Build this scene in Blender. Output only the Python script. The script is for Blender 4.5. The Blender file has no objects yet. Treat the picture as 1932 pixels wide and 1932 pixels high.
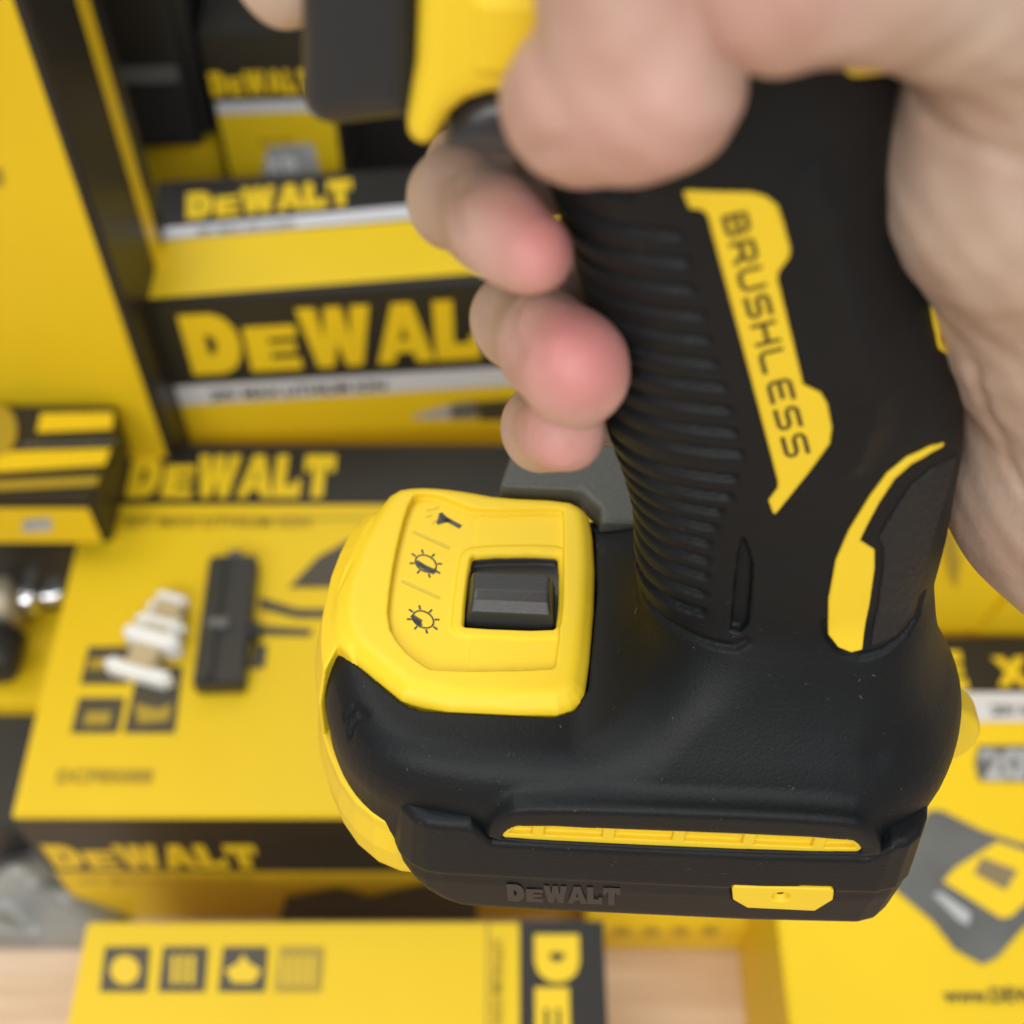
import bpy, bmesh, math, random
import numpy as np
from mathutils import Matrix, Vector, geometry
random.seed(7); np.random.seed(7)
S = bpy.context.scene
COL = S.collection
R_ = math.radians

# ------------------------------------------------------------------ camera
FPX = 2471.0; PITCH = R_(53.7); HC = 0.62          # focal length in 1932-px units, pitch below horizon, height over table
cd = bpy.data.cameras.new('camera'); cam = bpy.data.objects.new('camera', cd); COL.objects.link(cam)
cam.location = (0, 0, HC); cam.rotation_euler = (math.pi/2 - PITCH, 0, 0)
cd.sensor_width = 36; cd.lens = 36*FPX/1932; cd.clip_start = 0.02; cd.clip_end = 50
cd.dof.use_dof = True; cd.dof.focus_distance = 0.247; cd.dof.aperture_fstop = 11.0
S.camera = cam
# ------------------------------------------------------------------ world + lamps
W = bpy.data.worlds.new('World'); S.world = W; W.use_nodes = True
bg = W.node_tree.nodes['Background']; bg.inputs[0].default_value = (1.0, 0.985, 0.96, 1); bg.inputs[1].default_value = 0.42
def area(name, loc, rot, sx, sy, power, col=(1, .98, .94)):
    l = bpy.data.lights.new(name, 'AREA'); l.shape = 'RECTANGLE'; l.size = sx; l.size_y = sy; l.energy = power; l.color = col
    o = bpy.data.objects.new(name, l); COL.objects.link(o); o.location = loc; o.rotation_euler = rot
    return o
area('ceiling_or_fill_lamp', (-0.9, 0.9, 2.6), (R_(-18), R_(-18), 0), 1.2, 2.0, 40)
area('ceiling_or_fill_lamp', (0.9, -0.5, 2.6), (R_(12), R_(18), 0), 1.2, 1.6, 26, (.95, .97, 1))
area('ceiling_or_fill_lamp', (-0.3, 2.7, 2.5), (R_(-52), 0, 0), 2.4, 1.0, 24)
area('ceiling_or_fill_lamp', (-0.5, -1.6, 1.9), (R_(48), 0, 0), 2.0, 1.0, 56)  # fill lamp added behind the camera to brighten upright faces and the hand
S.view_settings.view_transform = 'Standard'; S.view_settings.look = 'None'
S.view_settings.exposure = -0.40; S.view_settings.gamma = 1; S.view_settings.use_curve_mapping = False
S.render.engine = 'CYCLES'
S.render.resolution_x = 1024; S.render.resolution_y = 1024

# ------------------------------------------------------------------ materials
def mat(name, col, rough=.5, spec=.5, bump=0, bscale=900, bdist=.0002, var=0, vscale=30, col2=None, sss=0, coat=0, metal=0, detail=4, sheen=0, alpha=1):
    m = bpy.data.materials.new(name); m.use_nodes = True; nt = m.node_tree; b = nt.nodes['Principled BSDF']
    b.inputs['Base Color'].default_value = (*col, 1); b.inputs['Roughness'].default_value = rough
    b.inputs['Specular IOR Level'].default_value = spec; b.inputs['Metallic'].default_value = metal
    b.inputs['Coat Weight'].default_value = coat
    if alpha < 1: b.inputs['Alpha'].default_value = alpha
    if sss: b.inputs['Subsurface Weight'].default_value = sss; b.inputs['Subsurface Radius'].default_value = (.006, .0025, .0012); b.inputs['Subsurface Scale'].default_value = 1
    tc = nt.nodes.new('ShaderNodeTexCoord')
    if var or col2:
        n = nt.nodes.new('ShaderNodeTexNoise'); n.inputs['Scale'].default_value = vscale; n.inputs['Detail'].default_value = detail
        nt.links.new(tc.outputs['Object'], n.inputs['Vector'])
        r = nt.nodes.new('ShaderNodeValToRGB'); c2 = col2 or tuple(c*(1-var) for c in col)
        r.color_ramp.elements[0].position = .35; r.color_ramp.elements[1].position = .65
        r.color_ramp.elements[0].color = (*c2, 1); r.color_ramp.elements[1].color = (*col, 1)
        nt.links.new(n.outputs['Fac'], r.inputs['Fac']); nt.links.new(r.outputs['Color'], b.inputs['Base Color'])
    if bump:
        n = nt.nodes.new('ShaderNodeTexNoise'); n.inputs['Scale'].default_value = bscale; n.inputs['Detail'].default_value = 3
        n.inputs['Distortion'].default_value = .6
        nt.links.new(tc.outputs['Object'], n.inputs['Vector'])
        bp = nt.nodes.new('ShaderNodeBump'); bp.inputs['Strength'].default_value = bump; bp.inputs['Distance'].default_value = bdist
        nt.links.new(n.outputs['Fac'], bp.inputs['Height']); nt.links.new(bp.outputs['Normal'], b.inputs['Normal'])
    return m
RUB = mat('black_rubber', (.0050, .0066, .0082), .52, .26, bump=.4, bscale=1500, bdist=.00022, var=.25, vscale=60)
def specks(m, col=(.09, .09, .085, 1), th=.735, sc=520):
    nt = m.node_tree; b = nt.nodes['Principled BSDF']; src = b.inputs['Base Color'].links[0].from_socket
    tc = nt.nodes.new('ShaderNodeTexCoord'); n = nt.nodes.new('ShaderNodeTexNoise'); n.inputs['Scale'].default_value = sc; n.inputs['Detail'].default_value = 2; n.inputs['Distortion'].default_value = 2.5
    r = nt.nodes.new('ShaderNodeValToRGB'); r.color_ramp.elements[0].position = th; r.color_ramp.elements[1].position = th+.04
    r.color_ramp.elements[0].color = (0, 0, 0, 1); r.color_ramp.elements[1].color = (1, 1, 1, 1); mx = nt.nodes.new('ShaderNodeMix'); mx.data_type = 'RGBA'; mx.inputs['B'].default_value = col
    nt.links.new(tc.outputs['Object'], n.inputs['Vector']); nt.links.new(n.outputs['Fac'], r.inputs['Fac']); nt.links.new(r.outputs['Color'], mx.inputs['Factor']); nt.links.new(src, mx.inputs['A']); nt.links.new(mx.outputs['Result'], b.inputs['Base Color'])
specks(RUB)
RUBT = mat('textured_rubber', (.009, .0095, .0105), .6, .45, bump=1.0, bscale=700, bdist=.0006)
PLB = mat('black_plastic', (.018, .0185, .018), .42, .6, bump=.35, bscale=1200, bdist=.00015)
PLY = mat('yellow_plastic', (.82, .58, .026), .46, .3, bump=.12, bscale=1500, bdist=.00008)
PLYD = mat('yellow_plastic_moulding', (.80, .57, .02), .4, .45, bump=.1, bscale=1500, bdist=.00008)
INK = mat('dark_brown_ink', (.045, .028, .008), .5)
INKG = mat('grey_ink', (.06, .06, .05), .5)
INKY = mat('ochre_ink', (.62, .47, .03), .5)
BY = mat('yellow_cardboard', (.80, .555, .014), .45, .3, var=.06, vscale=9, bump=.05, bscale=300)
BK = mat('black_cardboard', (.022, .020, .017), .42, .4, var=.2, vscale=12)
BW = mat('silver_print', (.62, .63, .66), .35, .5)
BYL = mat('yellow_print', (.80, .555, .014), .42, .4)
BD = mat('dark_print', (.06, .05, .03), .45)
BO = mat('ochre_print', (.40, .28, .02), .45)
GRY = mat('grey_print', (.13, .135, .13), .45, var=.3, vscale=25)
GRL = mat('light_grey_print', (.45, .47, .48), .4, var=.3, vscale=60)
BKP = mat('black_case_plastic', (.022, .022, .021), .5, bump=.3, bscale=500)
WHT = mat('white_plastic', (.86, .87, .86), .15, .6)
TAN = mat('tan_plastic', (.50, .40, .24), .4)
CHR = mat('chrome', (.75, .77, .82), .18, .5, metal=1)
STL = mat('dull_metal', (.42, .38, .28), .45, metal=.5)
BAG = mat('grey_plastic_bag', (.30, .31, .30), .22, .5, var=.3, vscale=25)
def wood():
    m = mat('pale_wood', (.68, .50, .34), .45); nt = m.node_tree; b = nt.nodes['Principled BSDF']
    tc = nt.nodes.new('ShaderNodeTexCoord'); mp = nt.nodes.new('ShaderNodeMapping'); mp.inputs['Scale'].default_value = (1.5, 22, 1)
    n = nt.nodes.new('ShaderNodeTexNoise'); n.inputs['Scale'].default_value = 5; n.inputs['Detail'].default_value = 6
    r = nt.nodes.new('ShaderNodeValToRGB'); r.color_ramp.elements[0].position = .3; r.color_ramp.elements[1].position = .7
    r.color_ramp.elements[0].color = (.56, .38, .24, 1); r.color_ramp.elements[1].color = (.74, .56, .40, 1)
    nt.links.new(tc.outputs['Object'], mp.inputs[0]); nt.links.new(mp.outputs[0], n.inputs['Vector']); nt.links.new(n.outputs['Fac'], r.inputs['Fac']); nt.links.new(r.outputs['Color'], b.inputs['Base Color'])
    return m
WOOD = wood()

# ------------------------------------------------------------------ object helpers
def link(name, me, parent=None, material=None):
    o = bpy.data.objects.new(name, me); COL.objects.link(o)
    if parent is not None: o.parent = parent
    if material is not None: me.materials.append(material)
    return o
def tag(o, label=None, cat=None, group=None, kind=None):
    if label: o['label'] = label
    if cat: o['category'] = cat
    if group: o['group'] = group
    if kind: o['kind'] = kind
    return o
def pymesh(name, V, F, parent, material, smooth=False):
    me = bpy.data.meshes.new(name); me.from_pydata([tuple(v) for v in V], [], [tuple(f) for f in F]); me.update()
    if smooth: me.polygons.foreach_set('use_smooth', [True]*len(me.polygons))
    return link(name, me, parent, material)

# ------------------------------------------------------------------ tool frame (millimetres), placed in camera space
def toolframe(q=45, roll=-2.7, O=(1300, 1250), d=250.):
    q = R_(q); X = np.array([1, 0, 0.]); Z = np.array([0, math.cos(q), math.sin(q)]); Y = np.cross(Z, X)
    r = R_(roll); R = np.array([[math.cos(r), -math.sin(r), 0], [math.sin(r), math.cos(r), 0], [0, 0, 1]])
    M = np.stack([R@X, R@Y, R@Z], 1); o = d*np.array([(O[0]-966)/FPX, (966-O[1])/FPX, -1.])
    return M, o
TM, TO = toolframe()
CAMT = TM.T@(-TO)
def rayt(uv):
    uv = np.atleast_2d(np.array(uv, float)); d = np.stack([(uv[:, 0]-966)/FPX, (966-uv[:, 1])/FPX, -np.ones(len(uv))], 1)
    return d@TM                                   # rows: TM^T d  (z-depth parametrised)
def onp(uv, ax, val):
    d = rayt(uv); t = (val-CAMT[ax])/d[:, ax]; return CAMT+t[:, None]*d
def depth_mm(P): return -((np.atleast_2d(P)@TM.T)+TO)[:, 2]
def toolmatrix():
    m = Matrix([list(TM[i])+[TO[i]*.001] for i in range(3)]+[[0, 0, 0, 1]])
    cm = Matrix.Translation(cam.location) @ cam.rotation_euler.to_matrix().to_4x4()
    return cm @ m

# ------------------------------------------------------------------ implicit-surface toolkit
def poly2(px, py, poly):
    poly = np.asarray(poly, np.float32); d = np.full(px.shape, 1e9, np.float32); s = np.ones(px.shape, np.float32); n = len(poly)
    for i in range(n):
        a = poly[i]; b = poly[i-1]; ex, ey = b-a; wx = px-a[0]; wy = py-a[1]
        t = np.clip((wx*ex+wy*ey)/(ex*ex+ey*ey+1e-12), 0, 1); bx = wx-ex*t; by = wy-ey*t
        d = np.minimum(d, bx*bx+by*by)
        c1 = py >= a[1]; c2 = py < b[1]; c3 = ex*wy > ey*wx
        flip = (c1 & c2 & c3) | (~c1 & ~c2 & ~c3); s = np.where(flip, -s, s)
    return s*np.sqrt(d)
def smin(a, b, k): h = np.clip(.5+.5*(b-a)/k, 0, 1); return b*(1-h)+a*h-k*h*(1-h)
def smax(a, b, k): return -smin(-a, -b, k)
def cone(P, a, b, ra, rb):
    x, y, z = P; a = np.array(a, float); b = np.array(b, float); e = b-a; L = e@e+1e-9
    t = np.clip(((x-a[0])*e[0]+(y-a[1])*e[1]+(z-a[2])*e[2])/L, 0, 1)
    return np.sqrt((x-a[0]-t*e[0])**2+(y-a[1]-t*e[1])**2+(z-a[2]-t*e[2])**2)-(ra+(rb-ra)*t)
def sstep(a, b, x): t = np.clip((x-a)/(b-a), 0, 1); return t*t*(3-2*t)
def nets(fn, lo, hi, h, newton=1):
    """surface-nets mesh of the zero level of fn; returns verts (mm) and quads"""
    lo = np.array(lo, float); n = [int(math.ceil((hi[i]-lo[i])/h))+1 for i in range(3)]
    ax = [(lo[i]+h*np.arange(n[i])).astype(np.float32) for i in range(3)]
    K = 4; m_ = [(n[i]+K-1)//K for i in range(3)]                     # coarse pass: one sample per KxKxK block, refine only near the surface
    cc = [lo[i]+h*(K*np.arange(m_[i])+(K-1)/2) for i in range(3)]
    X, Y, Z = np.meshgrid(*cc, indexing='ij'); FC = np.asarray(fn((X.ravel(), Y.ravel(), Z.ravel()))).reshape(m_)
    F = np.repeat(np.repeat(np.repeat(FC, K, 0), K, 1), K, 2)[:n[0], :n[1], :n[2]].astype(np.float32)
    blk = np.argwhere(np.abs(FC) < K*h*2.0+1.0); o = np.stack(np.meshgrid(range(K), range(K), range(K), indexing='ij'), -1).reshape(-1, 3)
    for i in range(0, len(blk), 20000):
        g = (blk[i:i+20000, None, :]*K+o[None]).reshape(-1, 3); g = g[(g[:, 0] < n[0]) & (g[:, 1] < n[1]) & (g[:, 2] < n[2])]
        p = lo+h*g; F[g[:, 0], g[:, 1], g[:, 2]] = fn((p[:, 0], p[:, 1], p[:, 2]))
    I = F < 0
    c = I[:-1, :-1, :-1].astype(np.int8)
    c = sum(I[a:n[0]-1+a, b:n[1]-1+b, g:n[2]-1+g].astype(np.int8) for a in (0, 1) for b in (0, 1) for g in (0, 1))
    act = np.argwhere((c > 0) & (c < 8)); idx = -np.ones(c.shape, np.int64); idx[tuple(act.T)] = np.arange(len(act))
    cor = [(a, b, g) for a in (0, 1) for b in (0, 1) for g in (0, 1)]
    val = {q: F[act[:, 0]+q[0], act[:, 1]+q[1], act[:, 2]+q[2]] for q in cor}
    acc = np.zeros((len(act), 3)); cnt = np.zeros(len(act))
    for q in cor:
        for a in range(3):
            if q[a] == 0:
                r = list(q); r[a] = 1; r = tuple(r); f0, f1 = val[q], val[r]; m = (f0 < 0) != (f1 < 0)
                t = np.where(m, f0/np.where(m, f0-f1, 1), 0); p = np.array(q, float)[None]+np.zeros((len(act), 3)); p[:, a] += t
                acc += p*m[:, None]; cnt += m
    V = lo+h*(act+acc/cnt[:, None])
    Q = []
    for a in range(3):
        b, g = (a+1) % 3, (a+2) % 3
        s0 = [slice(None)]*3; s1 = [slice(None)]*3; s0[a] = slice(0, -1); s1[a] = slice(1, None)
        A = I[tuple(s0)]; B = I[tuple(s1)]; e = np.argwhere(A != B)
        ok = (e[:, b] > 0) & (e[:, g] > 0) & (e[:, b] < n[b]-1) & (e[:, g] < n[g]-1); e = e[ok]
        ins = A[tuple(e.T)]
        def cell(db, dg):
            f = e.copy(); f[:, b] -= db; f[:, g] -= dg; return idx[tuple(f.T)]
        q = np.stack([cell(1, 1), cell(0, 1), cell(0, 0), cell(1, 0)], 1); q[~ins] = q[~ins][:, ::-1]; Q.append(q)
    Q = np.concatenate(Q)
    for _ in range(newton):
        P = V.astype(np.float64); e = h*.35; f = fn(tuple(P.T))
        G = np.stack([fn(tuple((P+np.eye(3)[i]*e).T))-fn(tuple((P-np.eye(3)[i]*e).T)) for i in range(3)], 1)/(2*e)
        st = -f[:, None]*G/(np.sum(G*G, 1)[:, None]+1e-3); ln = np.linalg.norm(st, axis=1); k = np.minimum(1, .4*h/(ln+1e-9)); V = P+st*k[:, None]
    return V, Q
def mesh_from(name, V, Q, parent, material, smooth=True, angle=None):
    me = bpy.data.meshes.new(name); me.vertices.add(len(V)); me.vertices.foreach_set('co', (np.asarray(V)*.001).astype(np.float32).ravel())
    me.loops.add(len(Q)*4); me.loops.foreach_set('vertex_index', Q.ravel().astype(np.int32)); me.polygons.add(len(Q))
    me.polygons.foreach_set('loop_start', np.arange(0, len(Q)*4, 4, dtype=np.int32))
    me.polygons.foreach_set('use_smooth', np.ones(len(Q), bool)); me.update(calc_edges=True); me.validate()
    return link(name, me, parent, material)
def sdf_part(name, fn, lo, hi, h, parent, material, newton=1):
    V, Q = nets(fn, lo, hi, h, newton); return mesh_from(name, V, Q, parent, material)
def hit(fn, uv, t0=120., t1=330.):
    d = rayt(uv); t = np.full(len(d), t0)
    for _ in range(120): P = CAMT+t[:, None]*d; t = np.minimum(t+np.clip(fn(tuple(P.T))*.6, -2, 3), t1)
    return CAMT+t[:, None]*d
def normal(fn, P, e=.3):
    G = np.stack([fn(tuple((P+np.eye(3)[i]*e).T))-fn(tuple((P-np.eye(3)[i]*e).T)) for i in range(3)], 1); return G/(np.linalg.norm(G, axis=1)[:, None]+1e-9)
def masked(base, fn, P, m):
    """evaluate fn only where m; elsewhere keep base"""
    out = base.copy(); x, y, z = P
    if m.any(): out[m] = fn((x[m], y[m], z[m]))
    return out

# ================================================================== THE TOOL
def ch(poly, it=2, r=.25):
    p = np.array(poly, float)
    for _ in range(it):
        q = np.roll(p, -1, 0); p = np.stack([p*(1-r)+q*r, p*r+q*(1-r)], 1).reshape(-1, 2)
    return p
YC = 7.0
BP = np.array([(-71, 0), (-69.5, -7), (-64.5, -17), (-57, -24), (-45, -27), (-30, -28), (26, -28), (38, -25.5), (47, -19), (53, -9), (56.5, 2)])
BP = ch(np.concatenate([BP, np.stack([BP[::-1, 0], 2*YC-BP[::-1, 1]], 1)]), 2)
INZ = np.array([-20, -14, -8, -3, 3, 10, 19, 26, 40]); INV = np.array([.6, 0, 1.2, 4, 8, 12, 17, 24, 40])
WEDGE = [(-90, -10), (-71, -4.5), (-67.5, 1.5), (-61, -4.8), (-54.5, -10.6), (-52, -12.2), (-49, -12.8), (-26, -12.9), (-21.5, -11), (-19, -6), (-17, 18), (-17.2, 37), (-19.5, 42.5), (-23.5, 45.5), (-51, 48), (-90, 50)]
HZ = np.array([0, 10, 20, 35, 45, 54, 68, 80, 90, 100, 110, 125, 150]); HL = np.array([-9, -10, -12.2, -14, -16.9, -20.5, -23.2, -25.8, -29, -32.5, -36, -40, -44])
HR = np.array([44, 43, 42, 41, 39.5, 38.5, 34.5, 28.5, 22.5, 17, 13.5, 11, 9]); HB = np.array([19, 18.5, 18, 17.5, 17, 17, 17.5, 18.2, 19, 20, 21, 22, 22])
def smooth_interp(z, zs, vs): 
    a = np.interp(z-4, zs, vs); b = np.interp(z, zs, vs); c = np.interp(z+4, zs, vs); return (a+2*b+c)/4
def f_handle0(P):
    x, y, z = P; l = smooth_interp(z, HZ, HL); r = smooth_interp(z, HZ, HR); b = smooth_interp(z, HZ, HB); cx = (l+r)/2; a = (r-l)/2
    n = 2.3; u = np.abs(x-cx)/a; v = np.abs(y-YC)/b; rr = (u**n+v**n+1e-9)**(1/n)
    # turn the radial value into something close to a distance
    g = np.sqrt((np.minimum(u, 3)/np.maximum(rr, .01))**(2*n-2)/a**2+(np.minimum(v, 3)/np.maximum(rr, .01))**(2*n-2)/b**2)+1e-6
    return (rr-1)/g
def f_handle(P):
    x, y, z = P; f = f_handle0(P)*.97; f = np.maximum(f, -(z+2)); return np.maximum(f, z-146)
def f_foot(P):
    x, y, z = P; d2 = poly2(x, y, BP); s = (d2+(np.interp(z-2, INZ, INV)+np.interp(z, INZ, INV)+np.interp(z+2, INZ, INV))/3)*.8
    zt = -2.2+27*sstep(-23, 15, x); f = smax(s, (z-zt)*.8, 3.5+7*sstep(-24, -6, x)); f = smax(f, -(z-np.interp(x, [-52, -42], [-31, -21])), 2)
    return f
def f_core(P): return smin(f_foot(P), f_handle(P), 7.0)
# 3-D polylines of the seams, found on the surface
SEAM1 = hit(f_core, [(1196, 1040), (1200, 1090), (1218, 1130), (1255, 1172), (1310, 1202), (1350, 1216), (1385, 1221), (1408, 1210)])
SEAM2 = hit(f_core, [(1556, 1175), (1566, 1205), (1590, 1230), (1625, 1238), (1665, 1228), (1705, 1198), (1732, 1158), (1742, 1120)])
SLOTV = hit(f_core, [(1402, 1008), (1412, 1035), (1421, 1065), (1418, 1120), (1412, 1180), (1398, 1196), (1378, 1192), (1384, 1130), (1391, 1050)])[:, [0, 2]]
GE = hit(f_core, [(1200, 368), (1301, 445), (1316, 495), (1323, 547), (1343, 597), (1353, 642), (1366, 687), (1381, 732), (1391, 775), (1401, 817), (1413, 857), (1402, 905), (1392, 940), (1374, 969), (1363, 999), (1351, 1029), (1349, 1062), (1347, 1092), (1342, 1126), (1340, 1159)])
RAKE = .12
GT = GE[:, 2]-RAKE*GE[:, 0]; GX = GE[:, 0]; go = np.argsort(GT); GT = GT[go]; GX = GX[go]
RP = onp([(915, 1580), (925, 1550), (945, 1524), (985, 1511), (1300, 1520), (1600, 1535), (1640, 1552), (1664, 1585), (1662, 1612), (1300, 1600)], 1, -28)[:, [0, 2]]
SP = onp([(945, 1566), (962, 1550), (985, 1544), (1300, 1556), (1600, 1570), (1616, 1578), (1626, 1592), (1612, 1600), (1300, 1590), (955, 1573)], 1, -28)[:, [0, 2]]
def polytube(P, pts, r):
    d = None
    for a, b in zip(pts[:-1], pts[1:]):
        c = cone(P, a, b, r, r); d = c if d is None else np.minimum(d, c)
    return d
DIM = hit(f_core, [(1655, 1425)])[0]; CHV = hit(f_core, [(652, 1352), (668, 1335), (688, 1352), (668, 1362), (660, 1385)])
RP = ch(RP, 2); SP = ch(SP, 1)
RELIEF = hit(f_core, [(1500, 330), (1560, 300), (1620, 360), (1650, 480), (1690, 640), (1705, 730), (1690, 800), (1640, 880), (1600, 900), (1590, 850), (1600, 760), (1560, 600), (1520, 430)])[:, [0, 2]]
def f_housing(P):
    x, y, z = P; x = np.asarray(x, float); y = np.asarray(y, float); z = np.asarray(z, float); P = (x, y, z)
    f = f_core(P); near = np.abs(f) < 4
    def detail(Q):
        x, y, z = Q; f = f_core(Q); ym = np.where(y > YC, 2*YC-y, y); Qm = (x, ym, z)
        # rubber wing stands clear of the yellow control head
        w = poly2(x, y, WEDGE); f = np.maximum(f, -np.maximum(w+.15, z-9))
        # ribs of the finger side
        t = z-RAKE*x; k = np.interp(t, GT, np.arange(len(GT))); sp = np.interp(t, (GT[1:]+GT[:-1])/2, np.diff(GT)); off = np.abs(k-np.round(k))*sp
        g = np.clip(1-off/1.25, 0, 1); g = g*g*(3-2*g); g *= 1-sstep(-1.6, 0, x-np.interp(t, GT, GX)); g *= ((t > GT[0]-1.2) & (t < GT[-1]+1.5))
        f = f+1.15*g*(z > 8)
        f = np.maximum(f, -smax(poly2(x, z, SLOTV), -(f+1.6), .8)*((ym < 0) & (z > 5))-99*~((ym < 0) & (z > 5)))
        rl = poly2(x, z, RELIEF); f = f-2.0*(1-sstep(-6.5, 1.4, rl))*(ym < 0)
        for sm in (SEAM1, SEAM2): f = smax(f, -polytube(Qm, sm, .75), .5)
        # dimple on the front wing, screw dimple near the back
        f = f+.5*np.exp(-((x-DIM[0])**2+(ym-DIM[1])**2+(z-DIM[2])**2)/9.)
        f = smax(f, -polytube(Qm, CHV, .7), .8)
        # rail cover ridge with its slot, both sides
        r = poly2(x, z, RP); rr = smax(r, np.abs(ym+26)-3.6, 1.8); f = smin(f, rr, 2.0)
        s = poly2(x, z, SP); f = smax(f, -np.maximum(s, ym+26.5), .4)
        return f
    return masked(f, detail, P, near)

tool = bpy.data.objects.new('cordless_tool', None); COL.objects.link(tool)
tool.matrix_world = toolmatrix()
tag(tool, 'black and yellow cordless power tool gripped in the hand, wide battery foot at its bottom', 'power tool')
hous = sdf_part('housing', f_housing, (-76, -34, -34), (64, 50, 150), .62, tool, RUB)

# rubber wing arrow marks (sunk chevron)
# ---- yellow head: nose + control panel
NP_ = ch([(-75.2, 12), (-74.6, 26), (-71, 40), (-65, 45.5), (-45, 46.5), (-40, 40), (-40, -18), (-46, -26), (-57.5, -25), (-66, -18), (-72.5, -5), (-74.6, 4)], 1)
PP = ch([(-61, 44.5), (-56, 46), (-50, 46), (-44, 45.2), (-38, 44), (-23.5, 44), (-20, 42), (-18, 38.5), (-17.3, 20), (-19.3, -6), (-21, -10), (-26, -12.4), (-51.6, -12.4), (-61.3, -4.3), (-67, 1.5), (-69.5, 12), (-67.5, 26), (-64, 38)], 1)
REC = onp([(758, 1232), (730, 1185), (737, 1105), (756, 1010), (776, 948), (796, 939), (830, 943), (870, 960), (905, 971), (1055, 968), (1064, 975), (1062, 1100), (1050, 1262), (1040, 1273), (822, 1276), (795, 1262)], 2, -.8)[:, :2]; REC = ch(REC, 1)
WIN = onp([(897, 1050), (1044, 1048), (1055, 1058), (1052, 1180), (1040, 1192), (880, 1186), (874, 1180), (888, 1060)], 2, -1)[:, :2]; WIN = ch(WIN, 1)
NZ = np.array([-45.5, -39.5, -33, -27, -14, -5, -1, 2]); NV = np.array([3.5, 1.2, .6, 1.4, 1.3, 3.2, 7.0, 12])
SLIT = np.full((2, 3), 500.)
def f_yellow(P):
    x, y, z = P
    d = poly2(x, y, NP_); nose = smax((d+np.interp(z, NZ, NV))*.85, -(z+42.5), 1.0); nose = smax(nose, z+.6, 1.5); nose = smax(nose, x+60+.36*(z+14), .8)
    nose = smax(nose, -cone(P, SLIT[0], SLIT[1], 1.0, 1.6), .2)
    nearpart = smax(x+58+.0*z, 0*x-99, 1)
    # nose does not cover the rubber wing: cut back on the near side above z=-13
    cut = poly2(x, y, WEDGE); nose = smax(nose, np.minimum(cut+.1, z+24), .6)
    p = poly2(x, y, PP); pl = smax(p*.95, z-.9, 1.6); pl = smax(pl, p*.7+z*.72+1.2, 1.0); pl = smax(pl, -(z+7), .5)
    f = smin(nose, pl, 1.2)
    r = poly2(x, y, REC); w = poly2(x, y, WIN)
    rim = np.clip(1-(w-.0)/5.2, 0, 1)
    slope = 1.9*sstep(-24, -46, x)*0
    fl = -.95-.0*x+np.where(x > -42, .25, 0)*(1-sstep(-43, -40, x)*0)
    cutr = smax(r, -(z-fl), .45)
    ring = (w < 2.6)
    f = smax(f, -cutr, .35)
    # raised funnel round the window
    ringsol = smax(smax(w-2.4, z+.25-.0*w, .6), -(z+6), .5); f = smin(f, ringsol, .5)
    f = smax(f, -(w-.55*np.clip(z+1.2, 0, 3)), .3); f = np.maximum(f, -np.maximum(w-1.8, z+1.9))
    # shallow pads above and below the window
    return f
SLIT[:] = hit(f_yellow, [(640, 1112), (664, 1062)])
head = sdf_part('control_panel', f_yellow, (-78, -30, -49), (-15, 49, 3), .42, tool, PLY)
# ---- switch in the window
fl0 = -6.5
def f_well(P):
    x, y, z = P; w = poly2(x, y, WIN); return np.maximum(np.maximum(w-1.7, np.abs(z+4.1)-2.0), -np.maximum(w-.35, -(z+3.9)))
sdf_part('switch_well', f_well, (-52, 0, -8), (-18, 34, -2), .5, tool, mat('grey_rubber_plate', (.05, .05, .046), .5, .5, bump=.3, bscale=1200, bdist=.00015))
yv = lambda v, z: onp([(960, v)], 2, z)[0][1]
SW = [(yv(1189, -3.8), -4.5), (yv(1187, -3.0), -3.0), (yv(1156, .9), .9), (yv(1132, 2.6), 2.6), (yv(1114, 3.0), 3.0), (yv(1083, 2.3), 2.3), (yv(1083, 2.3)+1.1, 1.2), (yv(1083, 2.3)+1.6, -4.5)]
def f_switch(P):
    x, y, z = P; p = poly2(y, z, SW); return smax(smax(p, np.abs(x+34.5)-8.3+.25*np.clip(z, -2, 3), .9), -(z+6), .3)
sw = sdf_part('mode_switch', f_switch, (-46, -2, -7), (-22, 24, 5), .3, tool, mat('dark_grey_plastic', (.027, .028, .027), .42, .55, bump=.35, bscale=1200, bdist=.00015), newton=1)

# ---- battery
BT = [(-56.5, -16), (-55, -25), (-50, -29.5), (-44, -30.3), (36, -30.3), (43.5, -28), (47.5, -20), (48, -8)]
BT = ch(BT+[(x, 2*YC-y) for x, y in BT[::-1]], 1)
BG = onp([(1382, 1668), (1570, 1674), (1576, 1680), (1574, 1696), (1538, 1718), (1408, 1712), (1380, 1696), (1378, 1676)], 1, -30)[:, [0, 2]]
def f_batt(P):
    x, y, z = P; d = poly2(x, y, BT)+np.interp(z, [-44, -34, -30, -16, -12], [.8, 0, .0, 1.0, 2.2])
    d = d+.5*sstep(-29.5, -31, z)
    f = smax(d, -(z+46.2), 3.4)
    # front lower corner sweeps up
    f = smax(f, (-(z+45.5)*.72-(x+44)*.70), 4.0)
    zt = np.where(x < -33, -13.2, -18.8); f = smax(f, z-np.interp(x, [-57, -52, -40, -36, 34, 38], [-17, -14.2, -14.2, -19.2, -19.2, -15]), 1.6)
    b = poly2(x, z, BG); f = np.maximum(f, -np.maximum(b, y+29.2))
    return f
batt = sdf_part('battery_pack', f_batt, (-60, -33, -50), (52, 49, -9), .5, tool, RUB)
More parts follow.
